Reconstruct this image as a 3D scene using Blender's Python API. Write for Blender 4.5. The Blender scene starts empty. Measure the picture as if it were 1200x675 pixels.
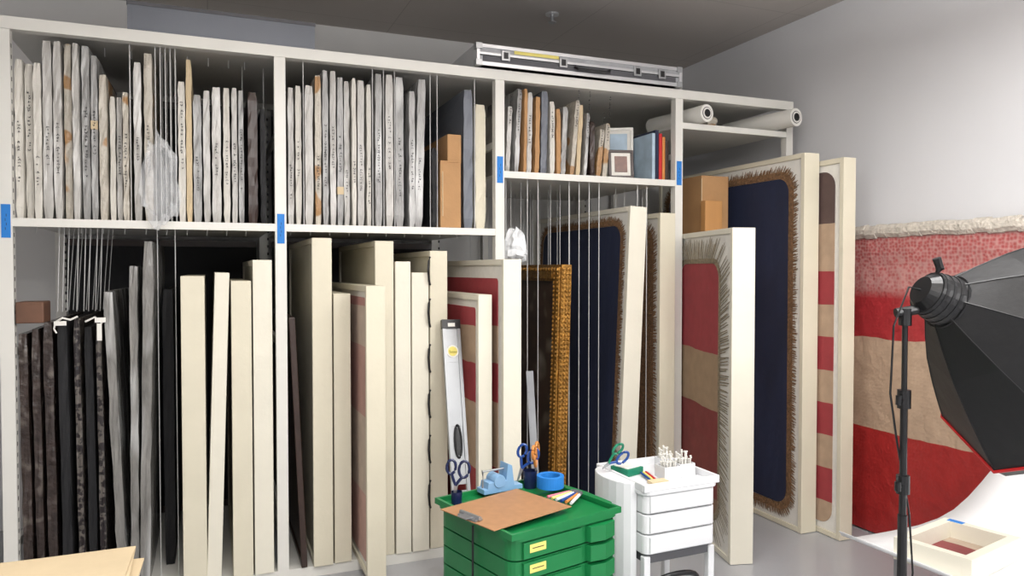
import bpy, math, random
from mathutils import Vector, Matrix
random.seed(7)
sc = bpy.context.scene
try:
    sc.view_settings.view_transform = 'Standard'
    sc.view_settings.look = 'None'
except Exception: pass

def lin(c):
    return tuple(((v/255)/12.92 if v/255 <= .04045 else ((v/255+.055)/1.055)**2.4) for v in c)

def mat(name, rgb, rough=.6, var=.08, scale=6, bump=0.0, bscale=None, metallic=0.0, alpha=1.0,
        second=None, thr=(.55,.6), sscale=3, stretch=(1,1,1), coat=0, emis=0, trans=0):
    m = bpy.data.materials.new(name); m.use_nodes = True
    nt = m.node_tree; N = nt.nodes; Lk = nt.links
    b = N['Principled BSDF']
    tc = N.new('ShaderNodeTexCoord'); mp = N.new('ShaderNodeMapping')
    mp.inputs['Scale'].default_value = stretch
    Lk.new(tc.outputs['Object'], mp.inputs['Vector'])
    no = N.new('ShaderNodeTexNoise'); no.inputs['Scale'].default_value = scale; no.inputs['Detail'].default_value = 5
    Lk.new(mp.outputs['Vector'], no.inputs['Vector'])
    cr = N.new('ShaderNodeValToRGB')
    c = lin(rgb)
    cr.color_ramp.elements[0].position = .3; cr.color_ramp.elements[1].position = .7
    cr.color_ramp.elements[0].color = tuple(max(0, v*(1-var)) for v in c)+(1,)
    cr.color_ramp.elements[1].color = tuple(min(1, v*(1+var)) for v in c)+(1,)
    Lk.new(no.outputs['Fac'], cr.inputs['Fac'])
    out = cr.outputs['Color']
    if second:
        n2 = N.new('ShaderNodeTexNoise'); n2.inputs['Scale'].default_value = sscale; n2.inputs['Detail'].default_value = 1
        Lk.new(mp.outputs['Vector'], n2.inputs['Vector'])
        r2 = N.new('ShaderNodeValToRGB'); r2.color_ramp.elements[0].position = thr[0]; r2.color_ramp.elements[1].position = thr[1]
        Lk.new(n2.outputs['Fac'], r2.inputs['Fac'])
        mx = N.new('ShaderNodeMixRGB'); Lk.new(r2.outputs['Color'], mx.inputs['Fac'])
        Lk.new(out, mx.inputs['Color1']); mx.inputs['Color2'].default_value = lin(second)+(1,)
        out = mx.outputs['Color']
    Lk.new(out, b.inputs['Base Color'])
    b.inputs['Roughness'].default_value = rough
    b.inputs['Metallic'].default_value = metallic
    b.inputs['Alpha'].default_value = alpha
    if coat: b.inputs['Coat Weight'].default_value = coat
    if bump:
        nb = N.new('ShaderNodeTexNoise'); nb.inputs['Scale'].default_value = bscale or scale*3; nb.inputs['Detail'].default_value = 4
        Lk.new(mp.outputs['Vector'], nb.inputs['Vector'])
        bp = N.new('ShaderNodeBump'); bp.inputs['Strength'].default_value = bump; bp.inputs['Distance'].default_value = .02
        Lk.new(nb.outputs['Fac'], bp.inputs['Height']); Lk.new(bp.outputs['Normal'], b.inputs['Normal'])
    return m

def band_mat(name, bands, axis='Z', lo=0., hi=1., rough=.7, bubble=None, bump=.2):
    """horizontal cloth stripes in object space: bands = [(pos 0..1, rgb)]"""
    m = bpy.data.materials.new(name); m.use_nodes = True
    nt = m.node_tree; N = nt.nodes; Lk = nt.links; b = N['Principled BSDF']
    tc = N.new('ShaderNodeTexCoord'); sp = N.new('ShaderNodeSeparateXYZ')
    Lk.new(tc.outputs['Object'], sp.inputs[0])
    nw = N.new('ShaderNodeTexNoise'); nw.inputs['Scale'].default_value = 4
    Lk.new(tc.outputs['Object'], nw.inputs['Vector'])
    ad = N.new('ShaderNodeMath'); ad.operation = 'MULTIPLY_ADD'; ad.inputs[1].default_value = .035
    Lk.new(nw.outputs['Fac'], ad.inputs[0]); Lk.new(sp.outputs[axis], ad.inputs[2])
    mr = N.new('ShaderNodeMapRange'); mr.inputs['From Min'].default_value = lo+.0175; mr.inputs['From Max'].default_value = hi+.0175
    Lk.new(ad.outputs[0], mr.inputs['Value'])
    cr = N.new('ShaderNodeValToRGB'); cr.color_ramp.interpolation = 'CONSTANT'
    els = cr.color_ramp.elements
    els[0].position = 0; els[0].color = lin(bands[0][1])+(1,)
    els[1].position = bands[1][0]; els[1].color = lin(bands[1][1])+(1,)
    for p, c in bands[2:]:
        e = els.new(p); e.color = lin(c)+(1,)
    Lk.new(mr.outputs[0], cr.inputs['Fac'])
    n2 = N.new('ShaderNodeTexNoise'); n2.inputs['Scale'].default_value = 14; n2.inputs['Detail'].default_value = 6
    Lk.new(tc.outputs['Object'], n2.inputs['Vector'])
    mx = N.new('ShaderNodeMixRGB'); mx.blend_type = 'MULTIPLY'; mx.inputs['Fac'].default_value = .38
    Lk.new(cr.outputs['Color'], mx.inputs['Color1']); Lk.new(n2.outputs['Fac'], mx.inputs['Color2'])
    out = mx.outputs['Color']
    bp = N.new('ShaderNodeBump'); bp.inputs['Strength'].default_value = bump; bp.inputs['Distance'].default_value = .01
    if bubble is not None:
        vo = N.new('ShaderNodeTexVoronoi'); vo.inputs['Scale'].default_value = 48; vo.inputs['Randomness'].default_value = .6
        Lk.new(tc.outputs['Object'], vo.inputs['Vector'])
        gt = N.new('ShaderNodeMapRange'); gt.inputs['From Min'].default_value = bubble-.02; gt.inputs['From Max'].default_value = bubble+.05
        Lk.new(sp.outputs['Z'], gt.inputs['Value'])
        vr = N.new('ShaderNodeMapRange'); vr.inputs['From Min'].default_value = .2; vr.inputs['From Max'].default_value = .7
        vr.inputs['To Min'].default_value = .12; vr.inputs['To Max'].default_value = .5
        Lk.new(vo.outputs['Distance'], vr.inputs['Value'])
        mu = N.new('ShaderNodeMath'); mu.operation = 'MULTIPLY'
        Lk.new(gt.outputs[0], mu.inputs[0]); Lk.new(vr.outputs[0], mu.inputs[1])
        m2 = N.new('ShaderNodeMixRGB'); Lk.new(mu.outputs[0], m2.inputs['Fac'])
        Lk.new(out, m2.inputs['Color1']); m2.inputs['Color2'].default_value = lin((202, 180, 172))+(1,)
        out = m2.outputs['Color']
        Lk.new(vo.outputs['Distance'], bp.inputs['Height'])
    else:
        Lk.new(n2.outputs['Fac'], bp.inputs['Height'])
    Lk.new(bp.outputs['Normal'], b.inputs['Normal'])
    Lk.new(out, b.inputs['Base Color']); b.inputs['Roughness'].default_value = rough
    return m

class MB:
    def __init__(s): s.v=[]; s.f=[]; s.m=[]; s.mats=[]
    def mi(s, mt):
        if mt not in s.mats: s.mats.append(mt)
        return s.mats.index(mt)
    def add(s, vs, fs, mt, M=None):
        o = len(s.v); k = s.mi(mt)
        for p in vs:
            p = Vector(p)
            if M is not None: p = M @ p
            s.v.append(p)
        for f in fs: s.f.append([o+i for i in f]); s.m.append(k)
    def box(s, x0,x1,y0,y1,z0,z1, mt, M=None):
        s.add([(x0,y0,z0),(x1,y0,z0),(x1,y1,z0),(x0,y1,z0),(x0,y0,z1),(x1,y0,z1),(x1,y1,z1),(x0,y1,z1)],
              [(0,3,2,1),(4,5,6,7),(0,1,5,4),(1,2,6,5),(2,3,7,6),(3,0,4,7)], mt, M)
    def cyl(s, p0, p1, r0, mt, r1=None, n=12, caps=True, M=None):
        p0=Vector(p0); p1=Vector(p1); r1 = r0 if r1 is None else r1
        d=(p1-p0).normalized(); a = Vector((0,0,1)) if abs(d.z)<.9 else Vector((1,0,0))
        u=d.cross(a).normalized(); w=d.cross(u)
        vs=[]
        for p,r in ((p0,r0),(p1,r1)):
            for i in range(n):
                t=2*math.pi*i/n; vs.append(p+u*(r*math.cos(t))+w*(r*math.sin(t)))
        fs=[(i,(i+1)%n,n+(i+1)%n,n+i) for i in range(n)]
        if caps: fs += [tuple(range(n-1,-1,-1)), tuple(range(n,2*n))]
        s.add(vs, fs, mt, M)
    def tube(s, pts, r, mt, n=6, closed=False, M=None):
        pts=[Vector(p) for p in pts]; L=len(pts); vs=[]
        for i,p in enumerate(pts):
            if closed: d=(pts[(i+1)%L]-pts[i-1])
            else: d=pts[min(i+1,L-1)]-pts[max(i-1,0)]
            d.normalize()
            a2 = Vector((0.13,0.21,.97)).normalized()
            a = a2 if abs(d.dot(a2))<.95 else Vector((1,.1,0)).normalized()
            u=d.cross(a).normalized(); w=d.cross(u)
            for j in range(n):
                t=2*math.pi*j/n; vs.append(p+u*(r*math.cos(t))+w*(r*math.sin(t)))
        fs=[]
        for i in range(L if closed else L-1):
            k=(i+1)%L
            for j in range(n): fs.append((i*n+j, i*n+(j+1)%n, k*n+(j+1)%n, k*n+j))
        if not closed: fs += [tuple(range(n-1,-1,-1)), tuple(range((L-1)*n, L*n))]
        s.add(vs, fs, mt, M)
    def prism(s, poly, z0, z1, mt, M=None):
        n=len(poly)
        vs=[(x,y,z0) for x,y in poly]+[(x,y,z1) for x,y in poly]
        fs=[tuple(range(n-1,-1,-1)), tuple(range(n,2*n))]+[(i,(i+1)%n,n+(i+1)%n,n+i) for i in range(n)]
        s.add(vs, fs, mt, M)
    def wrapped(s, xc, w, y0, y1, z0, z1, mt, lean=0, j=.0019, nz=14, ny=5):
        """soft package: rectangular bundle with puckered plastic/paper skin"""
        h=z1-z0
        per=[]
        for i in range(3): per.append((-.5+i/3,0))
        for i in range(ny): per.append((.5,i/ny))
        for i in range(3): per.append((.5-i/3,1))
        for i in range(ny): per.append((-.5,1-i/ny))
        n=len(per); vs=[]
        for k in range(nz+1):
            t=k/nz; pin = .8 if k in (0,nz) else 1
            for (a,b) in per:
                x=xc+a*w*pin+random.uniform(-j,j)+lean*t*h
                y=y0+(y1-y0)*b+random.uniform(-j,j)*1.4+(.006 if (k in(0,nz) and b==0) else 0)
                z=z0+h*t + (random.uniform(-j*2,0) if k==nz else 0)
                vs.append((x,y,z))
        fs=[]
        for k in range(nz):
            for i in range(n):
                fs.append((k*n+i,k*n+(i+1)%n,(k+1)*n+(i+1)%n,(k+1)*n+i))
        fs += [tuple(range(n-1,-1,-1)), tuple(range(nz*n,nz*n+n))]
        s.add(vs, fs, mt)
    def scribble(s, xc, w, y, z0, z1, mt, lean=0, zb=0):
        z=z0
        while z<z1:
            x=xc+lean*(z-zb)
            hh=random.uniform(.005,.012)
            if random.random()<.8:
                a=random.uniform(-1,1)
                for a_ in (a,a+1.4):
                    M=Matrix.Translation((x+random.uniform(-.12,.12)*w,y,z))@Matrix.Rotation(a_,4,'Y')
                    s.box(-.0011,.0011,-.001,.001,-hh/2,hh/2, mt, M)
            z+=random.uniform(.010,.018)
    def build(s, name, loc=(0,0,0), rot=(0,0,0), bevel=0, smooth=False, seg=2):
        me=bpy.data.meshes.new(name); me.from_pydata([tuple(p) for p in s.v],[],s.f)
        for mt in s.mats: me.materials.append(mt)
        for p,k in zip(me.polygons,s.m): p.material_index=k; p.use_smooth=smooth
        me.update()
        ob=bpy.data.objects.new(name, me); sc.collection.objects.link(ob)
        ob.location=loc; ob.rotation_euler=rot
        if bevel:
            md=ob.modifiers.new('bevel','BEVEL'); md.width=bevel; md.segments=seg; md.limit_method='ANGLE'
        return ob

# ---------------- materials
M_wallR = mat('wall_paint', (214,214,216), .85, .02, 2, .03, 60)
M_wallB = mat('wall_paint_back', (210,209,207), .85, .03, 2, .03, 60)
M_rack = mat('rack_enamel', (219,217,210), .4, .03, 3)
M_cream = mat('cream_board', (214,207,186), .6, .04, 3, .05, 40)
M_cream2 = mat('cream_board_light', (223,218,202), .6, .04, 3, .05, 40)
M_mat = mat('mount_fabric', (224,221,213), .85, .04, 30, .1, 200)
M_wrapA = mat('wrap_glassine', (180,177,172), .26, .14, 14, .5, 26, second=(206,204,200), thr=(.5,.75), sscale=9, stretch=(1,1,.4))
M_wrapB = mat('wrap_poly', (154,153,151), .20, .2, 16, .65, 30, second=(202,202,200), thr=(.50,.72), sscale=12, stretch=(1,1,.3))
M_wrapC = mat('wrap_taped', (182,175,162), .28, .12, 14, .45, 30, second=(162,124,82), thr=(.60,.63), sscale=6)
M_wrapD = mat('wrap_whitepaper', (204,200,191), .5, .06, 10, .25, 20)
M_wrapE = mat('wrap_poly_grey', (122,120,116), .22, .35, 12, .6, 30, second=(176,176,174), thr=(.52,.7), sscale=10, stretch=(1,1,.3))
M_tag = mat('white_card', (226,224,217), .7, .04)
M_kraft = mat('kraft_card', (178,136,92), .75, .10, 6, .1, 30)
M_kraft2 = mat('kraft_light', (204,184,150), .75, .06, 6, .1, 30)
M_orange = mat('plywood', (186,136,82), .6, .15, 5, .1, 20, stretch=(1,1,.15))
M_dbrown = mat('dark_brown_frame', (54,38,32), .35, .2, 10)
M_black = mat('black_cloth', (16,16,19), .7, .2, 10, .1, 40)
M_bplast = mat('black_plastic', (18,18,20), .35, .1, 10)
M_navy = mat('navy_flag', (30,38,64), .75, .28, 3, .3, 14, stretch=(1,1,.4))
M_fringeB = mat('brown_fringe', (128,96,66), .85, .4, 60, .8, 120)
M_fringeT = mat('silver_fringe', (138,126,104), .8, .35, 60, .5, 90)
M_speck = mat('speckled_edge', (92,86,80), .4, .3, 40, .3, 50, second=(30,22,24), thr=(.48,.52), sscale=45)
M_dwrap = mat('dark_bubble', (54,44,40), .22, .4, 12, .5, 30, second=(92,84,78), thr=(.58,.7), sscale=14)
M_ink = mat('ink', (30,30,32), .7)
M_pencil = mat('grey_ink', (66,66,68), .7)
M_blueT = mat('painters_tape', (30,120,200), .6, .05)
M_rod = mat('steel_rod', (205,205,203), .35, .05, metallic=.3)
M_steel = mat('steel', (170,172,174), .3, .06, 8, metallic=.8)
M_gold = mat('gilt', (158,114,50), .38, .35, 30, .5, 60, metallic=.6)
M_paint = mat('dark_painting', (70,52,40), .4, .5, 6, second=(150,140,125), thr=(.55,.7), sscale=5)
M_grey = mat('grey_metal', (104,108,116), .45, .06, 3, metallic=.1)
M_dgrey = mat('grey_panel', (84,84,88), .6, .08)
M_casep = mat('case_panel', (160,162,165), .4, .1, 20, .1, 40)
M_alu = mat('aluminium', (205,206,208), .3, .05, metallic=.7)
M_levl = mat('level_aluminium', (160,162,164), .38, .05, metallic=.5)
M_white = mat('white_plastic', (220,221,223), .35, .02)
M_paper = mat('backdrop_paper', (234,234,235), .8, .01)
M_green = mat('green_plastic', (20,116,62), .35, .06, 4)
M_dgreen = mat('green_plastic_dark', (8,70,36), .4, .06, 4)
M_yel = mat('yellow_label', (228,214,120), .7, .04)
M_brownb = mat('hardboard', (162,120,84), .55, .08, 30)
M_blue = mat('blue_plastic', (30,70,140), .3, .05)
M_lblue = mat('light_blue_plastic', (120,160,196), .3, .05)
M_pblue = mat('pale_blue_print', (170,190,206), .5, .15, 12)
M_dblue = mat('dark_blue_plastic', (24,34,70), .3, .05)
M_orangeP = mat('orange_plastic', (196,126,60), .4, .05)
M_pink = mat('pink_plastic', (225,120,140), .4, .05)
M_redtrim = mat('red_piping', (190,28,30), .5, .05)
M_teal = mat('teal_plastic', (20,120,90), .35, .05)
M_bag = mat('clear_poly_bag', (236,238,240), .08, .1, 10, .8, 24, alpha=.24)
M_bagW = mat('white_poly_bag', (228,230,232), .3, .1, 10, .5, 20, alpha=.95)
M_floor = mat('sealed_concrete', (166,167,170), .28, .06, 1.5, .02, 30)
M_soft = mat('softbox_fabric', (7,7,9), .45, .15, 5, .12, 14)
M_diff = mat('diffuser', (240,240,240), .8)
M_photo = mat('photo_print', (120,90,80), .4, .6, 8)
RD=(168,60,66); TN=(192,164,138)
M_flagA = band_mat('flag_wool_stripes', [(0,RD),(.24,TN),(.42,RD),(.52,TN),(.62,(172,62,70))], lo=0., hi=2.0)
M_flagN = band_mat('flag_narrow_stripes', [(0,TN)]+[(.09*i,(RD if i%2 else TN)) for i in range(1,9)]+[(.85,(96,76,72))], lo=0., hi=2.2)
M_flagF = band_mat('flag_fringed_stripes', [(0,(150,116,92)),(.16,(142,64,60)),(.34,(142,60,58)),(.44,(176,148,118)),(.62,(168,60,68)),(.93,(190,160,120))], lo=0., hi=1.8)
M_flagP = band_mat('flag_faded_stripes', [(0,(204,164,152)),(.25,(208,188,172)),(.5,(200,156,146)),(.72,(208,188,172)),(.85,(190,136,130))], lo=0., hi=1.6)
M_flagW = band_mat('flag_wrapped_stripes', [(0,(182,52,50)),(.34,(202,174,148)),(.643,(178,54,58))], lo=0., hi=1.85, rough=.3, bubble=1.45, bump=.3)
M_ripple = mat('bubble_wrap_edge', (200,192,180), .25, .2, 30, .6, 60)

def ceiling_mat():
    m = mat('ceiling_tile', (206,202,196), .9, .03, 3)
    nt=m.node_tree; N=nt.nodes; Lk=nt.links; b=N['Principled BSDF']
    tc=N.new('ShaderNodeTexCoord'); br=N.new('ShaderNodeTexBrick')
    br.offset=0; br.inputs['Scale'].default_value=1; br.inputs['Brick Width'].default_value=1.2; br.inputs['Row Height'].default_value=1.2
    br.inputs['Mortar Size'].default_value=.004
    br.inputs['Color1'].default_value=lin((186,180,175))+(1,); br.inputs['Color2'].default_value=lin((185,179,174))+(1,)
    br.inputs['Mortar'].default_value=lin((168,162,157))+(1,)
    Lk.new(tc.outputs['Object'], br.inputs['Vector']); Lk.new(br.outputs['Color'], b.inputs['Base Color'])
    return m
M_ceil = ceiling_mat()

# ---------------- room
XW, YB, ZC = 3.76, 1.42, 3.32
XL, YF = -3.2, -6.2
def slab(name, x0,x1,y0,y1,z0,z1,mt):
    b=MB(); b.box(x0,x1,y0,y1,z0,z1,mt); return b.build(name)
slab('floor', XL,XW,YF,YB,-.1,0,M_floor)
slab('ceiling', XL,XW,YF,YB,ZC,ZC+.1,M_ceil)
slab('wall_right', XW,XW+.1,YF,YB,-.1,ZC+.1,M_wallR)
slab('wall_back', XL,XW+.1,YB,YB+.1,-.1,ZC+.1,M_wallB)
slab('wall_left', XL-.1,XL,YF,YB,-.1,ZC+.1,M_wallR)
slab('wall_front', XL-.1,XW+.1,YF-.1,YF,-.1,ZC+.1,M_wallR)

# ---------------- rack
RT=2.733; PD=1.36
posts=[-.8475,.335,1.53,2.74,3.625]
r=MB()
for p in posts:
    for (a,b_) in ((0,.05),(PD-.05,PD)):
        r.box(p-.0275,p+.0275,a,b_,0,RT-.056,M_rack)
    for z in (.3,1.2,2.3):
        r.box(p-.01,p+.01,.05,PD-.05,z,z+.04,M_rack)
    for z in [i*.05+.1 for i in range(51)]:
        if p<3:
            r.box(p+.0276,p+.0285,.018,.030,z,z+.018,M_bplast)
            r.box(p+.022,p+.034,PD-.051,PD-.0502,z,z+.018,M_bplast)
for p in (1.93,2.33,3.05,3.35):
    r.box(p-.02,p+.02,PD-.04,PD,0,RT-.056,M_rack)
r.box(posts[0]-.0275,posts[-1]+.0275,-.004,.05,RT-.056,RT,M_rack)
r.box(posts[0]-.0275,posts[-1]+.0275,PD-.05,PD,RT-.056,RT,M_rack)
r.box(posts[0]-.0275,posts[-1]+.0275,.05,PD-.05,RT-.02,RT-.002,M_rack)
def shelf(i, z):
    a,b_=posts[i]+.0275,posts[i+1]-.0275
    r.box(a,b_,0.002,.03,z-.038,z,M_rack); r.box(a,b_,.03,PD-.05,z-.018,z-.001,M_rack)
shelf(0,1.835); shelf(1,1.835); shelf(2,2.165); shelf(3,2.53)
for i in (0,1):
    a,b_=posts[i]+.0275,posts[i+1]-.0275
    r.box(a,b_,0.0,PD-.05,0.0,.055,M_rack)
r.build('storage_rack', bevel=.003)
for i,(p,z) in enumerate(((-.845,1.82),(.335,1.81),(1.53,2.17),(2.74,2.21))):
    t=MB(); t.box(p-.018,p+.018,-.003,-.0005,z-.075,z+.075,M_blueT)
    for k in range(4): t.box(p-.003+.004*(k%2),p-.001+.004*(k%2),-.0036,-.003,z-.04+k*.02,z-.028+k*.02,M_ink)
    t.build('tape_label')
# added black sheets standing in for deep shade in the first two bays
for i in (0,1):
    a,b_=posts[i]+.05,posts[i+1]-.05
    for z0,z1 in ((.058,1.79),(1.838,2.66)):
        t=MB(); t.box(a,b_,1.235,1.265,z0,z1,M_black); t.box(a,b_,1.23,1.235,z0,z0+.04,M_dbrown); t.box(a,b_,1.23,1.235,z1-.04,z1,M_dbrown)
        t.build('bay_shade_board')

spans={}
def sp(key,a,b_): spans.setdefault(key,[]).append((a,b_))

# ---------------- upper shelf packages
def shelf_group(name, key, items, zs, depth):
    b=MB()
    for it in items:
        x,w,zt,mt=it[:4]; lean=it[4] if len(it)>4 else 0
        y0=.035+random.uniform(0,.05); y1=y0+depth*random.uniform(.8,1)
        b.wrapped(x,w*.88,y0,y1,zs+.002,min(zt,2.658),mt,lean)
        if mt in (M_wrapA,M_wrapD,M_wrapC,M_wrapB) and random.random()<.65:
            zz=zs+.12+random.uniform(0,.2)
            b.scribble(x,w,y0-.0045,zz,zz+random.uniform(.1,.34),M_pencil,lean,zs)
        if mt in (M_wrapA,M_wrapB) and random.random()<.12:
            zz=zs+random.uniform(.1,.6)*(zt-zs)
            b.box(x-w*.48+lean*(zz-zs),x+w*.48+lean*(zz-zs),y0-.0045,y0+.06,zz,zz+.04,M_kraft2)
        d=lean*(zt-zs)
        sp(key,min(x,x+d)-w/2,max(x,x+d)+w/2)
    return b.build(name)
A,B,C,D=M_wrapA,M_wrapB,M_wrapC,M_wrapD
up1=[(-.80,.034,2.56,D),(-.765,.036,2.55,D),(-.727,.034,2.55,D),(-.688,.042,2.675,A),(-.646,.036,2.68,A),
(-.608,.034,2.675,C),(-.573,.03,2.675,A),(-.536,.038,2.675,B),(-.498,.03,2.61,B),(-.46,.036,2.52,C),(-.425,.026,2.43,D),(-.397,.026,2.43,A),
(-.367,.028,2.45,C),(-.317,.036,2.60,A),(-.27,.04,2.65,C),(-.123,.035,2.53,D),(-.09,.028,2.64,M_kraft2),(-.052,.042,2.47,B),
(-.01,.035,2.49,A),(.035,.045,2.51,A),(.083,.035,2.52,D),(.120,.028,2.52,A),(.152,.027,2.51,B),(.205,.05,2.50,M_dbrown),(.255,.03,2.42,M_black)]
shelf_group('wrapped_paintings','u0',up1,1.835,.95)
up2=[(.395,.032,2.55,A),(.432,.032,2.56,D),(.482,.045,2.56,A),(.53,.035,2.62,C),(.568,.032,2.65,B),(.607,.034,2.65,A),(.645,.034,2.62,B),
(.682,.032,2.61,A),(.716,.024,2.62,D),(.757,.040,2.62,A),(.798,.025,2.6,D),(.848,.04,2.66,B),(.905,.046,2.66,A),(.968,.05,2.66,B),(1.03,.036,2.58,B),(1.068,.05,2.655,B,.03),
(1.155,.028,2.28,M_black),(1.358,.06,2.62,M_grey),(1.44,.07,2.55,M_cream)]
shelf_group('wrapped_paintings','u1',up2,1.835,.95)
up3=[(1.60,.03,2.55,A,.05),(1.655,.03,2.655,B,.05),(1.70,.02,2.655,M_kraft,.02),(1.735,.034,2.64,A,.02),(1.785,.03,2.62,M_kraft,.02),(1.83,.045,2.66,M_grey,.02),
(1.885,.034,2.6,D),(1.925,.03,2.56,M_kraft),(1.965,.035,2.58,B,.05),(2.01,.03,2.62,M_wrapC,.09),(2.06,.03,2.60,M_kraft2,.06),(2.10,.02,2.55,B,.06),(2.15,.035,2.5,M_dbrown),(2.19,.035,2.46,C,.1),(2.24,.035,2.5,C,.08)]
shelf_group('wrapped_paintings','u2',up3,2.165,.6)
b=MB()
for x,w,zt,mt in ((2.585,.022,2.46,M_pblue),(2.610,.024,2.48,M_navy),(2.636,.022,2.46,M_redtrim),(2.660,.020,2.44,M_orangeP),(2.683,.02,2.42,M_dbrown)):
    b.box(x-w/2,x+w/2,.05,.33,2.167,zt,mt); b.box(x-w/2+.003,x+w/2-.003,.06,.325,zt-.004,zt+.001,M_tag)
b.build('books',bevel=.002); sp('u2',2.57,2.70)

# brown cardboard folder
b=MB(); b.box(1.19,1.31,.04,.6,1.837,2.20,M_kraft); b.prism([(1.19,.04),(1.30,.04),(1.30,.6),(1.19,.6)],2.20,2.21,M_kraft)
b.box(1.235,1.315,.05,.6,2.2,2.36,M_kraft); b.box(1.20,1.205,.035,.04,1.9,2.15,M_kraft2)
b.build('cardboard_folder', bevel=.006); sp('u1',1.18,1.32)

def picture(name,x,y,z,w,h,t,rot,fm,pm):
    p=MB(); f=.018
    p.box(-w/2,w/2,0,t,0,f,fm); p.box(-w/2,w/2,0,t,h-f,h,fm); p.box(-w/2,-w/2+f,0,t,f,h-f,fm); p.box(w/2-f,w/2,0,t,f,h-f,fm)
    p.box(-w/2+f,w/2-f,.006,t-.002,f,h-f,M_mat); p.box(-w/2+f*2.2,w/2-f*2.2,.003,.007,f*2.2,h-f*2.2,pm)
    return p.build(name,(x,y,z),rot,bevel=.002)
picture('framed_photograph',2.36,.06,2.167,.16,.18,.02,(-.12,0,-.25),M_dbrown,M_photo)
picture('framed_print',2.455,.26,2.167,.19,.36,.03,(-.08,0,-.5),M_tag,M_pblue)
sp('u2',2.28,2.56)

# ---------------- panels / frames
def rrect(y0,y1,z0,z1,rad,n=6):
    pts=[]
    for cy,cz,a0 in ((y1-rad,z0+rad,-90),(y1-rad,z1-rad,0),(y0+rad,z1-rad,90),(y0+rad,z0+rad,180)):
        for i in range(n+1):
            a=math.radians(a0+90*i/n); pts.append((cy+rad*math.cos(a),cz+rad*math.sin(a)))
    return pts
def panel(name,X,Y,L,H,t,z0=0,lean=0,yaw=0,flag=None,fringe=None,fw=.05,mt=None,margin=.05,key=None,strand='short',rad=.09):
    """deep storage tray frame; x thickness, +y into the rack; optional flag mounted on its left (-x) face"""
    mt=mt or M_cream; b=MB(); f=.03
    b.box(-t/2,t/2,0,f,0,H,mt); b.box(-t/2,t/2,L-f,L,0,H,mt)
    b.box(-t/2,t/2,f,L-f,0,f,mt); b.box(-t/2,t/2,f,L-f,H-f,H,mt)
    b.box(-t/2+.01,t/2-.01,f,L-f,f,H-f,M_mat if flag else mt)
    if flag:
        x=-t/2+.01
        MX=Matrix(((0,0,1,0),(1,0,0,0),(0,1,0,0),(0,0,0,1)))
        o=margin; fr=fw if fringe else 0
        inner=rrect(o+fr,L-o-fr,o+fr,H-o-fr,rad)
        b.prism(inner,x-.004,x,flag,MX)
        if fringe:
            outer=rrect(o,L-o,o,H-o,rad+.04)
            n=len(inner)
            mf=.22 if strand=='long' else .62
            mid=[((p[0]*(1-mf)+q[0]*mf),(p[1]*(1-mf)+q[1]*mf)) for p,q in zip(inner,outer)]
            vs=[(x-.0055,)+p for p in inner]+[(x-.0055,)+p for p in mid]
            fs=[(i,n+i,n+(i+1)%n,(i+1)%n) for i in range(n)]
            b.add(vs,fs,fringe)
            for i in range(n):
                p0,p1,q0,q1=inner[i],inner[(i+1)%n],outer[i],outer[(i+1)%n]
                d=math.hypot(q1[0]-q0[0],q1[1]-q0[1]); k=max(1,int(d/(.017 if strand=='long' else .0065)))
                for s_ in range(k):
                    u=(s_+random.random()*.7)/k
                    a=Vector((x-.006,p0[0]+(p1[0]-p0[0])*u,p0[1]+(p1[1]-p0[1])*u))
                    c=Vector((x-.006,q0[0]+(q1[0]-q0[0])*u,q0[1]+(q1[1]-q0[1])*u))
                    e=a+(c-a)*random.uniform(.85,1.2); e+=Vector((0,random.uniform(-.008,.008),random.uniform(-.012,.006)))
                    dd=(e-a).normalized(); sd=Vector((0,-dd.z,dd.y))*(.0034 if strand=='long' else .0028)
                    b.add([a-sd,a+sd,e+sd,e-sd,(a+e)/2+Vector((-.003,0,0))],[(0,1,4),(1,2,4),(2,3,4),(3,0,4)],fringe)
    ob=b.build(name,(X,Y,z0),(0,math.atan2(lean,H),-yaw),bevel=.003)
    if key: sp(key,X-t/2+min(0,lean),X+t/2+max(0,lean))
    return ob
# bay 1
panel('cream_storage_frame',-.08,-.01,1.2,1.515,.108,.056,0,key='l0')
panel('cream_storage_frame',.005,.0,1.2,1.53,.068,.058,.05,mt=M_cream2,key='l0')
panel('cream_storage_frame',.142,-.01,1.2,1.49,.095,.056,0,key='l0')
panel('cream_storage_frame',.243,-.01,1.2,1.595,.092,.056,0,mt=M_cream2,key='l0')
# bay 2
panel('dark_picture_frame',.44,-.01,1.0,1.30,.03,.058,-.055,mt=M_dbrown,key='l1')
panel('cream_storage_frame',.535,-.02,1.2,1.71,.100,.056,0,key='l1')
panel('cream_storage_frame',.638,-.01,1.2,1.42,.088,.056,0,key='l1')
panel('framed_flag',.76,-.276,1.2,1.465,.095,.056,0,flag=M_flagP,margin=.06,key='l1',rad=.03)
panel('cream_storage_frame',.865,.0,1.2,1.70,.10,.056,0,key='l1')
panel('cream_storage_frame',.964,-.01,1.2,1.59,.084,.056,0,mt=M_cream2,key='l1')
panel('cream_storage_frame',1.06,-.01,1.2,1.53,.094,.056,0,mt=M_cream2,key='l1')
panel('cream_storage_frame',1.167,.0,1.2,1.65,.10,.056,0,key='l1')
panel('framed_flag',1.33,-.3,1.1,1.415,.075,.056,0,flag=M_flagA,margin=.07,key='l1',mt=M_cream2,rad=.02)
panel('framed_flag',1.447,-.39,1.3,1.60,.10,.056,0,flag=M_flagA,margin=.10,key='l1',mt=M_cream2,rad=.02)
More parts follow.
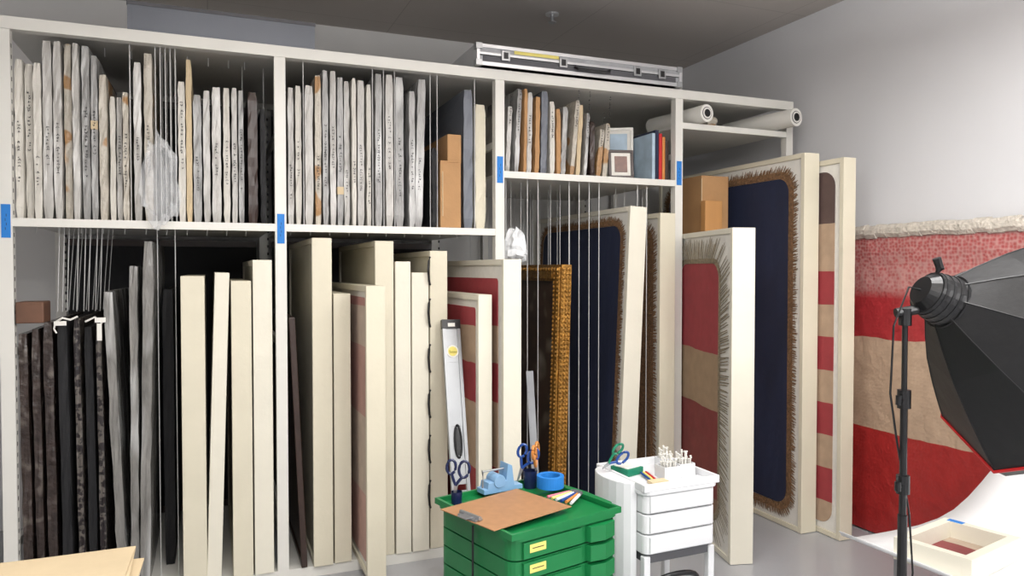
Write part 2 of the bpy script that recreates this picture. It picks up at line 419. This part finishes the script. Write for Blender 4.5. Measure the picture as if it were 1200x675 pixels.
# bay 3
panel('framed_fringed_flag',2.30,-.10,1.35,1.98,.115,.003,.085,flag=M_navy,fringe=M_fringeB,fw=.055,margin=.055,key='l2',mt=M_cream2)
panel('framed_fringed_flag',2.625,-.05,1.3,1.95,.11,.003,.0,flag=M_fringeB,fringe=M_fringeB,fw=.08,margin=.05,key='l2')
# bay 4
panel('framed_fringed_flag',2.655,-.72,.97,1.825,.13,.003,0,yaw=math.radians(14.5),flag=M_flagF,fringe=M_fringeT,fw=.13,margin=.06,mt=M_cream2,strand='long')
panel('framed_fringed_flag',3.354,-.482,1.55,2.30,.115,.003,0,flag=M_navy,fringe=M_fringeB,fw=.07,margin=.065,mt=M_cream)
panel('framed_flag',3.468,-.66,1.6,2.255,.095,.003,0,flag=M_flagN,margin=.07,mt=M_cream)

b=MB()
for z in (.35,.6,.85,1.1,1.35,1.58):
    b.tube([(1.115,-.008,z+.09),(1.104,-.026,z+.07),(1.098,-.034,z+.02),(1.104,-.03,z-.04),(1.115,-.008,z-.06)],.0065,M_bplast)
b.build('black_tie_strap')

# bay1 lower: dark wrapped frames
low=[(-.785,.042,1.31,M_dwrap),(-.738,.036,1.33,M_dwrap),(-.688,.044,1.36,M_dwrap),(-.628,.045,1.36,M_black),(-.572,.03,1.37,M_speck),(-.525,.04,1.33,M_black),(-.478,.03,1.36,M_speck)]
b=MB()
for x,w,zt,mt in low:
    b.wrapped(x,w*.85,.02+random.uniform(0,.05),1.0,.057,zt,mt,-.01,.002); sp('l0',x-w/2-.02,x+w/2)
b.tube([(-.66,.0,1.36),(-.63,-.01,1.38),(-.60,.0,1.37),(-.57,.0,1.385)],.005,M_tag)
b.tube([(-.54,.0,1.36),(-.50,.0,1.38),(-.47,.0,1.35)],.005,M_tag)
b.tube([(-.66,.0,1.36),(-.665,-.004,1.33),(-.655,-.004,1.31)],.004,M_tag)
b.box(-.665,-.615,-.008,-.004,1.345,1.365,M_tag); b.box(-.50,-.455,-.008,-.004,1.355,1.378,M_tag); b.box(-.492,-.472,-.006,-.002,1.27,1.35,M_tag)
b.build('wrapped_dark_frames')
b=MB(); b.box(-.815,-.705,.0,.16,1.358,1.455,mat('reclaimed_wood',(104,72,54),.6,.25,8)); b.build('wood_block',bevel=.005)
b=MB()
for x,w,zt,mt,ln in ((-.395,.040,1.50,M_wrapE,-.035),(-.345,.034,1.62,M_wrapE,.005),(-.305,.042,1.74,M_wrapE,.02)):
    b.wrapped(x,w,.0,1.0,.057,zt,mt,ln,.003); sp('l0',x-w/2-.06,x+w/2+.03)
b.build('poly_wrapped_frames')
b=MB(); b.wrapped(-.205,.05,.3,1.1,.057,1.5,M_black,0,.002); b.build('black_portfolio')

# plastic bags (crumpled)
def bag(name,c,size,mt,seed,n=3):
    import bmesh
    rnd=random.Random(seed)
    bm=bmesh.new(); bmesh.ops.create_icosphere(bm,subdivisions=n,radius=1)
    for v in bm.verts:
        k=1+rnd.uniform(-.26,.22); v.co*=k
        t=(v.co.z+1)/2; q=1-.4*max(0,t)
        v.co=Vector((v.co.x*q*size[0],v.co.y*q*size[1],v.co.z*size[2]))
    me=bpy.data.meshes.new(name); bm.to_mesh(me); bm.free(); me.materials.append(mt)
    ob=bpy.data.objects.new(name,me); sc.collection.objects.link(ob); ob.location=c
    return ob
bag('plastic_bag',(-.215,-.035,2.03),(.10,.055,.21),M_bag,3)
bag('plastic_bag',(1.645,.06,1.74),(.085,.09,.10),M_bagW,5)
b=MB(); b.wrapped(1.63,.05,.06,1.0,.003,1.63,M_dbrown,0,.001); b.build('dark_panel'); sp('l2',1.6,1.66)

# gold frame
g=MB(); L,H,t,f=.95,1.63,.065,.10
for (y0,y1,z0,z1) in ((0,f,0,H),(L-f,L,0,H),(f,L-f,0,f),(f,L-f,H-f,H)):
    g.box(-t/2,t/2,y0,y1,z0,z1,M_gold)
    g.box(-t/2-.012,-t/2,y0+.015,y1-.015,z0+.015,z1-.015,M_gold)
g.box(-t/2+.02,t/2-.01,f,L-f,f,H-f,M_paint)
for i in range(62):
    z=.03+i*(H-.06)/61
    for (x,y) in ((-t/2-.012,.03),(-t/2-.014,.075),(0.0,-.003),(t/2-.012,-.002),(-t/2+.01,-.002)):
        rr=.0085
        g.cyl((x,y,z-.010),(x,y,z),.004,M_gold,r1=rr,n=8); g.cyl((x,y,z),(x,y,z+.010),rr,M_gold,r1=.004,n=8)
for i in range(24):
    y=.03+i*(L-.06)/23
    g.cyl((-t/2-.014,y-.01,H-.03),(-t/2-.014,y+.01,H-.03),.011,M_gold,n=8)
g.build('gilt_picture_frame',(1.90,-.02,.003),(0,math.atan2(.045,H),0),bevel=.004); sp('l2',1.85,1.99)

# steel ruler and spirit level
b=MB(); b.box(-.022,.022,0,.002,0,1.03,M_steel)
for i in range(100): b.box(-.022,-.022+(.012 if i%10==0 else .006),-.0005,0,.01+i*.01,.0112+i*.01,M_ink)
b.build('steel_ruler',(1.69,-.20,.002),(-.14,0,0))
b=MB(); Lh=1.375
w=.05
b.box(-w,-w+.018,0,.024,.02,Lh-.02,M_levl); b.box(w-.018,w,0,.024,.02,Lh-.02,M_levl)
for z0,z1 in ((.02,.30),(.50,.64),(.80,1.14),(1.27,Lh-.02)): b.box(-w+.018,w-.018,.007,.017,z0,z1,M_levl)
b.box(-w-.002,w+.002,-.003,.027,0,.03,M_bplast); b.box(-w-.002,w+.002,-.003,.027,Lh-.05,Lh,M_bplast)
b.box(-.02,.02,-.004,-.003,Lh-.04,Lh-.02,M_tag)
for zc in (.40,1.20):
    b.box(-w+.018,w-.018,.006,.02,zc-.06,zc+.07,M_levl)
    b.cyl((0,.002,zc),(0,.024,zc),.034,M_tag,n=20)
    b.cyl((0,0,zc),(0,.003,zc),.026,M_yel,n=20); b.cyl((-.018,-.004,zc),(.018,-.004,zc),.008,M_yel,n=10)
b.tube([(0+.018*math.cos(a),.004,.72+.085*math.sin(a)) for a in [i*math.pi/12 for i in range(24)]],.006,M_bplast,closed=True)
b.box(-.016,.016,.004,.010,.65,.79,M_bplast); b.box(-w+.018,w-.018,.010,.016,.62,.82,M_levl)
b.build('spirit_level',(1.19,-.42,.002),(-.262,.02,0),bevel=.002)

# ---------------- divider rods
def rods(key,i,z0,z1,ys,step=.075):
    b=MB(); x=posts[i]+.06
    while x<posts[i+1]-.05:
        for k,y in enumerate(ys):
            xx=x+.013*k
            if all(not(a-.004<xx<c+.004) for a,c in spans.get(key,[])):
                b.cyl((xx,y,z0),(xx,y,z1),.0026,M_rod,n=6)
        x+=step
    if b.v: b.build('divider_rods')
rods('u0',0,1.836,2.712,(.06,.4),.022)
rods('u1',1,1.836,2.712,(.05,.4),.02)
rods('u2',2,2.166,2.712,(.03,.45),.035)
rods('l2',2,.002,2.146,(.06,.35,.7,1.0),.068)
b=MB()
for i,(zt,n) in ((0,(1.78,11)),(1,(1.79,10))):
    for k in range(n):
        x=posts[i]+.07+k*(1.05/n)
        b.cyl((x,.25,zt),(x+.004,.25,1.816),.0028,M_rod,n=6)
for k,x in enumerate((-.68,-.66,-.64,-.60,-.57,-.55,-.52,-.50)):
    b.cyl((x,.18,1.40),(x+.014,.18,1.816),.0022,M_rod,n=6)
    b.cyl((x-.01,.55,1.39),(x+.02,.55,1.816),.0022,M_rod,n=6)
for x in (-.24,-.16): b.cyl((x,.12,.057),(x,.12,1.816),.0024,M_rod,n=6)
b.build('divider_rods')
b=MB()
for x in (-.70,-.59,-.48,-.36,-.22,-.1,0,.1,.18): b.cyl((x,.3,2.67),(x,.3,2.712),.003,M_rod,n=6)
b.build('divider_rods')

# bay 4 : cardboard + plywood
b=MB(); b.box(2.985,3.20,.10,.40,.003,2.22,M_kraft); b.box(2.984,2.99,.098,.1,1.9,2.2,M_kraft2)
b.box(2.988,3.15,.095,.1,1.95,2.03,mat('brown_tape',(150,104,62),.35,.08))
b.build('cardboard_carton',bevel=.006)
b=MB(); b.box(2.965,3.10,.03,.08,.003,2.05,M_orange); b.build('plywood_panel',bevel=.004)

# rolls
def roll(name,p0,p1,rad,mt,core=.45):
    b=MB(); p0=Vector(p0); p1=Vector(p1); d=(p1-p0).normalized()
    b.cyl(p0,p1,rad,mt,n=28)
    b.cyl(p1,p1+d*.002,rad*.7,M_dgrey,n=20); b.cyl(p1+d*.001,p1+d*.004,rad*.62,mt,n=20); b.cyl(p1+d*.003,p1+d*.006,rad*core,M_bplast,n=20)
    return b.build(name)
roll('paper_roll',(2.83,.45,2.588),(2.905,-.06,2.588),.055,M_tag)
roll('paper_roll',(3.44,.42,2.592),(3.53,-.16,2.592),.058,M_tag)
b=MB(); b.wrapped(3.03,.07,.05,.45,2.533,2.60,M_wrapC,0,.006,4,4); b.build('packing_foam')

# on top of rack
b=MB()
b.box(-.35,.51,.0,.35,RT+.001,RT+.128,M_grey); b.box(-.353,.513,-.004,.354,RT+.118,RT+.135,M_dgrey); b.box(-.33,.49,-.001,.0,RT+.01,RT+.10,M_grey)
b.build('metal_storage_box',bevel=.004)
b=MB(); x0,x1=1.385,2.72; z0=RT+.008; h=.118
yf=-.03
b.box(x0,x1,yf,.55,z0,z0+h,M_casep)
for z,hh in ((z0,.02),(z0+h*.5,.014),(z0+h-.02,.02)): b.box(x0-.004,x1+.004,yf-.006,.556,z,z+hh,M_alu)
b.box(x0+.01,x1-.01,yf-.007,yf-.004,z0+h*.5-.005,z0+h*.5-.001,M_bplast)
b.box(x0+.03,x1-.03,yf-.002,yf,z0+.024,z0+h*.5-.006,M_dgrey)
b.box(x0+.22,x0+.50,yf-.003,yf,z0+h*.68,z0+h*.84,M_yel)
for x in (x0,x1): b.box(x-.006,x+.012,yf-.007,.557,z0-.002,z0+h+.002,M_alu)
for x in (x0,x1-.012):
    for z in (z0-.003,z0+h-.03): b.box(x-.012,x+.026,yf-.012,yf+.03,z,z+.033,M_steel)
for x in (x0+.14,x0+.50,x0+1.0,x1-.16):
    b.box(x,x+.05,yf-.014,yf-.004,z0+.035,z0+.09,M_steel); b.box(x+.012,x+.038,yf-.018,yf-.014,z0+.045,z0+.08,M_bplast)
for x in (x0,x1-.03):
    for y in (.02,.5): b.box(x,x+.03,y,y+.03,RT+.001,z0,M_bplast)
b.tube([(x0+.60,yf-.01,z0+.045),(x0+.61,yf-.03,z0+.03),(x0+.82,yf-.03,z0+.03),(x0+.83,yf-.01,z0+.045)],.008,M_bplast)
b.build('flight_case',bevel=.003)

# sprinkler
b=MB(); b.cyl((2.14,.6,ZC-.012),(2.14,.6,ZC),.045,M_alu,n=20); b.cyl((2.14,.6,ZC-.05),(2.14,.6,ZC-.01),.012,M_steel); b.cyl((2.14,.6,ZC-.062),(2.14,.6,ZC-.057),.028,M_steel,n=16)
b.build('fire_sprinkler')

# ---------------- wrapped flag on right wall
b=MB()
ny,nz=26,24; y0,y1,H=-1.95,-.12,1.86
vs=[];fs=[]
for i in range(ny+1):
    for k in range(nz+1):
        vs.append((-.045+random.uniform(-.003,.003)-(.012 if k>=nz-2 else 0),y0+(y1-y0)*i/ny,.01+(H-.01)*k/nz+(random.uniform(-.01,.01) if k==nz else 0)))
for i in range(ny):
    for k in range(nz):
        a=i*(nz+1)+k; fs.append((a,a+1,a+nz+2,a+nz+1))
b.add(vs,fs,M_flagW)
b.box(-.038,-.003,y0,y1,.01,H-.02,M_mat)
for i in range(24):
    ya=y0+(y1-y0)*i/24; yb=y0+(y1-y0)*(i+1)/24
    b.cyl((-.048,ya,H-.03+random.uniform(-.006,.006)),(-.048,yb,H-.03+random.uniform(-.006,.006)),.042,M_ripple,n=9)
b.build('bubble_wrapped_flag',(XW-.004,0,0))

# ---------------- green cart
def caster(b,x,y,r=.03):
    b.cyl((x-.012,y,r+.001),(x+.012,y,r+.001),r,M_bplast,n=16); b.box(x-.016,x+.016,y-.018,y+.018,r+.02,.085,M_bplast)
g=MB(); s=.24; Zt=.72
def rsq(s,rad,n=5,sx=None):
    return [(x,y) for x,y in rrect(-(sx or s),(sx or s),-s,s,rad,n)]
g.prism(rsq(s-.012,.04),.085,Zt-.03,M_dgreen)
g.prism(rsq(s,.045),.085,.13,M_green)
zz=.135
nd=8; hd=(Zt-.028-.135)/nd
for k in range(nd):
    g.prism(rsq(s,.045),zz,zz+hd-.006,M_green)
    g.box(-.20,.06,-s-.010,-s+.002,zz+.004,zz+hd-.010,M_green)
    g.box(-.175,-.105,-s-.0115,-s-.010,zz+.022,zz+.050,M_yel); g.box(-.165,-.115,-s-.0122,-s-.0115,zz+.035,zz+.038,M_ink)
    g.prism([(.08,-s+.01),(.09,-s-.024),(.15,-s-.036),(.21,-s-.02),(.225,-s+.03)],zz+.004,zz+hd-.010,M_green)
    zz+=hd
g.prism(rsq(s+.012,.05),Zt-.03,Zt-.018,M_green)
for (a,b_,c,d) in ((-s-.012,s+.012,-s-.012,-s),( -s-.012,s+.012,s,s+.012),(-s-.012,-s,-s,s),(s,s+.012,-s,s)):
    g.box(a,b_,c,d,Zt-.02,Zt+.002,M_green)
g.box(-.006,.006,-.03,.10,Zt-.02,Zt-.004,M_dgreen); g.box(.0,s,.06,.072,Zt-.02,Zt-.004,M_dgreen)
g.prism([(s,-.22),(s+.05,-.16),(s+.06,0),(s+.05,.14),(s,.2)],Zt-.30,Zt-.01,M_green)
for x in (-.18,.18):
    for y in (-.18,.18): caster(g,x,y)
g.tube([(-s-.014,-.02,.69),(-s-.016,-.02,.4),(-s-.012,-.02,.2)],.004,M_bplast)
GC=(1.10,-1.377,0); GR=math.radians(14)
g.build('green_drawer_trolley',GC,(0,0,GR),bevel=.004)
ztr=Zt-.017
# clipboard
b=MB(); b.box(-.19,.19,-.15,.15,0,.004,M_brownb); b.box(-.188,-.155,-.05,.05,.004,.012,M_steel); b.cyl((-.17,-.055,.014),(-.17,.055,.014),.008,M_steel); b.box(-.21,-.17,-.025,.025,.012,.016,M_steel)
b.build('clipboard',(1.0,-1.425,Zt+.0035),(0,0,math.radians(20)),bevel=.0015)

def torus_pts(c,ru,rv,n=18,u=(1,0,0),v=(0,0,1)):
    u=Vector(u);v=Vector(v);c=Vector(c)
    return [c+u*ru*math.cos(2*math.pi*i/n)+v*rv*math.sin(2*math.pi*i/n) for i in range(n)]
def scissors(name,loc,rot,col,col2=None,L=.1):
    b=MB()
    b.tube(torus_pts((-.024,0,.035),.017,.027),.006,col,closed=True)
    b.tube(torus_pts((.026,0,.03),.02,.032),.006,col2 or col,closed=True)
    b.tube([(-.02,0,.008),(-.008,0,-.02),(0,0,-.035)],.006,col); b.tube([(.022,0,0),(.008,0,-.02),(0,0,-.035)],.006,col2 or col)
    b.prism([(-.009,-.03),(.009,-.03),(.002,-.03-L),(-.002,-.03-L)],-.0015,.0015,M_steel,Matrix.Rotation(math.radians(90),4,'X'))
    b.cyl((0,-.005,-.036),(0,.005,-.036),.005,M_steel)
    return b.build(name,loc,rot)
def cup(name,x,y,z,r,h,mt):
    b=MB(); n=20
    b.cyl((0,0,0),(0,0,.004),r*.9,mt,n=n); b.cyl((0,0,.002),(0,0,h),r*.9,mt,r1=r,n=n,caps=False); b.cyl((0,0,h),(0,0,.004),r*.95,mt,r1=r*.85,n=n,caps=False)
    return b.build(name,(x,y,z))
scissors('scissors',(.865,-1.25,ztr+.108),(0,.1,math.radians(-20)),M_dblue,L=.065)
scissors('scissors',(1.20,-1.13,ztr+.108),(0,.35,math.radians(-20)),M_blue,L=.065)
scissors('scissors',(1.235,-1.16,ztr+.118),(0,-.1,math.radians(50)),M_orangeP,L=.07)
cup('pencil_cup',1.215,-1.15,ztr+.001,.03,.07,M_dblue)
cup('pencil_cup',.865,-1.25,ztr+.001,.022,.05,M_dblue)
b=MB()
b.prism([(-.09,0),(.09,0),(.09,.018),(.05,.02),(.04,.10),(.02,.11),(.012,.045),(-.07,.045),(-.075,.02),(-.09,.02)],-.03,.03,M_lblue,Matrix.Rotation(math.radians(90),4,'X'))
b.tube([(-.08,0,.02),(-.08,0,.085),(.03,0,.085)],.005,M_steel)
b.cyl((-.02,-.034,.045),(-.02,.034,.045),.026,M_lblue,n=20)
b.build('tape_dispenser',(1.07,-1.18,Zt-.003),(0,0,math.radians(10)),bevel=.002)
def tape(name,loc,R,h,mt):
    b=MB(); n=32
    vs=[];fs=[]
    for i in range(n):
        a=2*math.pi*i/n; c,s_=math.cos(a),math.sin(a)
        vs+= [(R*c,R*s_,0),(R*c,R*s_,h),(R*.7*c,R*.7*s_,h),(R*.7*c,R*.7*s_,0)]
    for i in range(n):
        k=(i+1)%n
        for j in range(4):
            fs.append((4*i+j,4*k+j,4*k+(j+1)%4,4*i+(j+1)%4))
    b.add(vs,fs,mt); return b.build(name,loc,bevel=.001)
tape('painters_tape_roll',(1.265,-1.24,Zt+.004),.055,.048,M_blueT)
b=MB()
for k,(mt) in enumerate((M_pink,M_yel,M_white,M_blue,M_orangeP,M_white)):
    a=.2+.12*k; c=Vector((.0+.006*k,-.014*k,.008))
    d=Vector((math.cos(a),math.sin(a),.02))*.065
    b.cyl(c-d,c+d,.006,mt,n=8); b.cyl(c+d*.6,c+d*1.02,.0068,M_dgrey,n=8)
b.build('marker_pens',(1.255,-1.36,Zt+.003))

# ---------------- white cart
w=MB(); s=.175; ZT=.735
w.prism(rsq(s-.01,.03),.42,ZT-.03,M_dgrey)
w.prism(rsq(s,.03),.10,.14,M_white)
for (x,y) in ((-s+.02,s-.03),(s-.02,s-.03),(s-.015,-s+.02),(-s+.015,-s+.02)): w.box(x-.015,x+.015,y-.015,y+.015,.13,.45,M_white)
for k in range(3):
    z=.46+.082*k
    w.prism(rsq(s+.002,.03),z,z+.077,M_white)
    w.box(-s+.02,s-.02,-s-.008,-s,z+.004,z+.073,M_white)
w.prism(rsq(s+.012,.04),ZT-.035,ZT-.018,M_white)
q=s+.012
for (a,b_,c,d) in ((-q,q,-q,-q+.012),(-q,q,q-.012,q),(-q,-q+.012,-q+.012,q-.012),(q-.012,q,-q+.012,q-.012)): w.box(a,b_,c,d,ZT-.02,ZT+.012,M_white)
w.prism([(-s-.005,.16)]+[(-s-.005-.075*math.cos(t),.02+.14*math.sin(t)) for t in [math.pi/2-i*math.pi/10 for i in range(11)]]+[(-s-.005,-.12)],.32,ZT+.005,M_white)
w.tube([(.0+.12*math.cos(t),-.12-.03*math.sin(t),.30+.05*math.sin(t)) for t in [i*math.pi/10 for i in range(11)]],.012,M_bplast,n=8)
for x in (-.14,.14):
    for y in (-.14,.14): caster(w,x,y)
w.build('white_drawer_trolley',(1.765,-1.243,0),(0,0,math.radians(2)),bevel=.004)
zw=ZT-.017
def bin_(name,x,y,z,a,h,fill):
    b=MB(); t=.004
    b.box(-a,a,-a,a,0,.004,M_white)
    b.box(-a,a,-a,-a+t,.004,h,M_white); b.box(-a,a,a-t,a,.004,h,M_white); b.box(-a,-a+t,-a+t,a-t,.004,h,M_white); b.box(a-t,a,-a+t,a-t,.004,h,M_white)
    rnd=random.Random(4)
    for i in range(34):
        px,py=rnd.uniform(-a*.8,a*.8),rnd.uniform(-a*.8,a*.8); hh=h+rnd.uniform(.0,.045)
        b.cyl((px*.8,py*.8,.006),(px,py,hh),.0022,fill,n=5); b.cyl((px,py,hh),(px,py,hh+.004),.005,fill,n=6)
    return b.build(name,(x,y,z))
bin_('pin_holder',1.79,-1.29,zw,.038,.055,M_tag)
bin_('pin_holder',1.88,-1.27,zw,.038,.055,M_tag)
bin_('pin_holder',1.86,-1.16,zw,.03,.05,M_tag)
scissors('scissors',(1.585,-1.20,ZT+.065),(.25,.9,.2),M_teal,M_blue,L=.04)
b=MB(); b.box(-.05,.05,-.05,.05,0,.03,M_teal); b.box(-.04,.04,-.04,.04,.03,.033,M_tag); b.build('craft_tool_box',(1.67,-1.16,zw),(0,0,.3),bevel=.003)
b=MB()
for k,mt in enumerate((M_blue,M_yel,M_redtrim,M_white)): b.cyl((.012*k,-.05,.008),(.012*k+.02,.05,.01),.005,mt,n=8)
b.box(-.02,.06,-.10,-.06,0,.012,M_kraft2)
b.build('pencils',(1.69,-1.26,zw))

# ---------------- table with stacked card, bottom left
t=MB(); t.box(-1.25,-.20,-2.55,-1.47,.70,.735,M_white)
for x in (-1.2,-.25):
    for y in (-2.5,-1.53): t.box(x-.02,x+.02,y-.02,y+.02,0,.70,M_steel)
t.build('work_table',bevel=.003)
t=MB()
for k in range(6):
    M=Matrix.Translation((-.71,-1.96,0))@Matrix.Rotation(math.radians(((k*37)%5-2)*.9),4,'Z')
    t.box(-.50+.012*(k%3),.505-.02*(k%2),-.48,.485-.015*(k%3),.736+.009*k,.742+.009*k,M_kraft2,M)
t.build('card_sheets')
t=MB(); t.box(-.14,-.03,-1.72,-1.54,.0,.66,M_kraft); t.box(-.15,-.02,-1.62,-1.53,.66,.664,M_kraft2); t.build('cardboard_carton',bevel=.004)

# ---------------- photo table with paper sweep
t=MB(); t.box(2.56,3.45,-2.9,-1.70,.445,.475,M_white)
for x in (2.61,3.40):
    for y in (-2.85,-1.75): t.box(x-.018,x+.018,y-.018,y+.018,0,.445,M_steel)
t.build('photo_table',bevel=.003)
prof=[(2.385,.520),(2.40,.500),(2.44,.486),(2.50,.480),(2.57,.479),(2.70,.479),(2.86,.482),(2.98,.497),(3.08,.525),(3.17,.57),(3.26,.63),(3.34,.69),(3.43,.75),(3.51,.82),(3.58,.92),(3.62,1.05),(3.640,1.2),(3.64,1.4)]
vs=[];fs=[]
ys=[-2.95+i*(1.32/8) for i in range(9)]
for (x,z) in prof:
    for y in ys: vs.append((x+ (.03*math.sin((y+2.95)*2) if x<2.45 else 0),y,z))
for i in range(len(prof)-1):
    for j in range(8): fs.append((i*9+j,i*9+j+1,(i+1)*9+j+1,(i+1)*9+j))
t=MB(); t.add(vs,fs,M_paper); ob=t.build('paper_backdrop',smooth=True)
md=ob.modifiers.new('thick','SOLIDIFY'); md.thickness=.002
t=MB()
for y in (-2.99,-1.60): t.cyl((3.655,y,.0),(3.655,y,1.45),.012,M_steel)
t.cyl((3.655,-3.0,1.45),(3.655,-1.59,1.45),.022,M_tag); t.build('backdrop_support')
t=MB(); a,c,hh=.20,.14,.085; f=.035
t.box(-a,a,-c,-c+f,0,hh,M_cream2); t.box(-a,a,c-f,c,0,hh,M_cream2); t.box(-a,-a+f,-c+f,c-f,0,hh,M_cream2); t.box(a-f,a,-c+f,c-f,0,hh,M_cream2)
t.box(-a+f,a-f,-c+f,c-f,.002,.02,band_mat('small_textile',[(0,(196,178,160)),(.3,(140,66,66)),(.75,(190,170,150))],axis='X',lo=-.2,hi=.2))
t.box(a-.033,a-.003,c-.08,c-.02,hh,hh+.001,M_blueT)
t.build('framed_textile',(2.66,-1.96,.485),(0,0,math.radians(12)),bevel=.002)

# ---------------- softbox on stand
R=Vector((.926,-.378,0)); F=Vector((.378,.926,0)); Z=Vector((0,0,1))
SX,SY=2.09,-2.19
b=MB()
b.cyl((SX,SY,.12),(SX,SY,.80),.015,M_bplast); b.cyl((SX,SY,.78),(SX,SY,1.20),.0115,M_bplast); b.cyl((SX,SY,1.18),(SX,SY,1.45),.009,M_bplast)
for z in (.90,1.18,.40): 
    b.cyl((SX,SY,z-.03),(SX,SY,z+.03),.021,M_bplast); b.cyl((SX,SY,z),(SX-.035,SY-.01,z),.008,M_bplast); b.cyl((SX-.035,SY-.01,z-.015),(SX-.035,SY-.01,z+.015),.010,M_bplast)
for a in (30,150,270):
    c,s_=math.cos(math.radians(a)),math.sin(math.radians(a))
    b.cyl((SX,SY,.42),(SX+.38*c,SY+.38*s_,.012),.010,M_bplast); b.cyl((SX,SY,.16),(SX+.2*c,SY+.2*s_,.2),.006,M_bplast)
H0=Vector((SX,SY,1.515))+R*.095
ax=(R*.90+F*.12-Z*.40).normalized()
b.cyl((SX,SY,1.42),(SX,SY,1.475),.020,M_bplast); b.cyl(Vector((SX,SY,1.46))-R*.03,Vector((SX,SY,1.475))+R*.06,.016,M_bplast)
b.cyl(H0-ax*.055,H0-ax*.03,.046,M_bplast,r1=.066,n=24); b.cyl(H0-ax*.03,H0+ax*.05,.072,M_bplast,r1=.086,n=24); b.cyl(H0+ax*.045,H0+ax*.06,.092,M_bplast,n=24)
for i in range(3):
    b.cyl(H0-ax*(.02-.022*i),H0-ax*(.010-.022*i),.076+.004*i,M_bplast,n=24)
up=(Z-ax*Z.dot(ax)).normalized()
b.tube([H0-ax*.03+up*.05,H0-ax*.02+up*.09,H0-ax*.045+up*.115],.014,M_bplast,n=8)
side=ax.cross(up).normalized()
ap=H0+ax*.04; Lb=.40; RB=.44
prof2=[(0,.085),(.15,.15),(.35,.23),(.6,.315),(.82,.385),(1.0,RB)]
N8=8; vs=[];fs=[]
for (t_,rr) in prof2:
    for k in range(N8):
        a=math.radians(k*45); vs.append(ap+ax*(Lb*t_)+up*(rr*math.cos(a))+side*(rr*math.sin(a)))
for i in range(len(prof2)-1):
    for k in range(N8): fs.append((i*N8+k,i*N8+(k+1)%N8,(i+1)*N8+(k+1)%N8,(i+1)*N8+k))
b.add(vs,fs,M_soft)
rim=[ap+ax*Lb+up*(RB*math.cos(math.radians(k*45)))+side*(RB*math.sin(math.radians(k*45))) for k in range(8)]
rim2=[p+ax*.045 for p in rim]
b.add(rim+rim2,[(k,(k+1)%8,8+(k+1)%8,8+k) for k in range(8)],M_soft)
b.tube([p+(p-(ap+ax*Lb)).normalized()*.003 for p in rim],.006,M_redtrim,closed=True)
for k in range(8): b.tube([vs[i*8+k] for i in range(6)],.0025,M_soft,n=5)
b.add([p+ax*-.02 for p in rim2],[tuple(range(8))],M_diff)
b.tube([H0-ax*.05,H0-ax*.10-Z*.01,Vector((SX-.05,SY,1.42)),Vector((SX-.05,SY+.01,1.2)),Vector((SX-.02,SY+.01,1.05)),Vector((SX+.03,SY,.80)),Vector((SX+.05,SY,.6)),Vector((SX+.02,SY,.40)),Vector((SX+.08,SY,.02))],.0035,M_bplast)
b.build('softbox_light_stand')

# ---------------- lights (ceiling fixtures out of view, plus added fill)
def fixture(x,y,sx,sy,P,col,up=0,drop=.0):
    z=ZC-drop
    b=MB(); b.box(x-sx/2-.03,x+sx/2+.03,y-sy/2-.03,y+sy/2+.03,z-.03,z-.001,M_white)
    if drop:
        for k in (-1,1): b.cyl((x+k*sx*.4,y,z-.002),(x+k*sx*.4,y,ZC),.004,M_steel)
    b.build('ceiling_light_fixture')
    l=bpy.data.lights.new('ceiling_lamp','AREA'); l.shape='RECTANGLE'; l.size=sx; l.size_y=sy; l.energy=P; l.color=col
    o=bpy.data.objects.new('ceiling_lamp',l); sc.collection.objects.link(o); o.location=(x,y,z-.035)
    if up:  # upward fill added to brighten the ceiling, not a known lamp
        l=bpy.data.lights.new('ceiling_fill','AREA'); l.shape='RECTANGLE'; l.size=sx; l.size_y=sy; l.energy=up; l.color=col
        o=bpy.data.objects.new('ceiling_fill',l); sc.collection.objects.link(o); o.location=(x,y,z+.003); o.rotation_euler=(math.pi,0,0)
fixture(.3,-2.1,1.2,.5,34,(1,.99,.975),46,.40)
fixture(2.2,-2.2,1.2,.5,36,(1,.99,.98),48,.40)
fixture(.3,-4.3,1.2,.6,40,(1,.99,.975),30,.45)
fixture(2.2,-4.3,1.2,.6,42,(1,.99,.98),30,.45)
# added fill points behind the camera with made-up stems, brightening the back wall
for (x,y,z,P) in ((.2,-5.2,2.75,70),(2.4,-5.2,2.75,80)):
    b=MB(); b.cyl((x,y,z+.16),(x,y,ZC),.01,M_steel); b.cyl((x,y,z+.13),(x,y,z+.17),.05,M_white,n=20); b.build('fill_point_stem')
    l=bpy.data.lights.new('fill_point','POINT'); l.energy=P; l.shadow_soft_size=.12; l.color=(1,.99,.975)
    o=bpy.data.objects.new('fill_point',l); sc.collection.objects.link(o); o.location=(x,y,z)
l=bpy.data.lights.new('softbox_lamp','AREA'); l.shape='DISK'; l.size=.7; l.energy=3.5; l.color=(1,.99,.97)
o=bpy.data.objects.new('softbox_lamp',l); sc.collection.objects.link(o); o.location=ap+ax*(Lb+.06)
o.rotation_euler=ax.to_track_quat('-Z','Y').to_euler()
wd=bpy.data.worlds.new('world'); sc.world=wd; wd.use_nodes=True
wd.node_tree.nodes['Background'].inputs[0].default_value=(.5,.5,.5,1); wd.node_tree.nodes['Background'].inputs[1].default_value=.3

# ---------------- camera
cd=bpy.data.cameras.new('camera'); cd.lens=26.0; cd.sensor_width=36; cd.clip_start=.05
co=bpy.data.objects.new('camera',cd); sc.collection.objects.link(co)
co.location=(0,-3.93,1.6); co.rotation_euler=(math.radians(90-1.39),0,math.radians(-22.2))
sc.camera=co
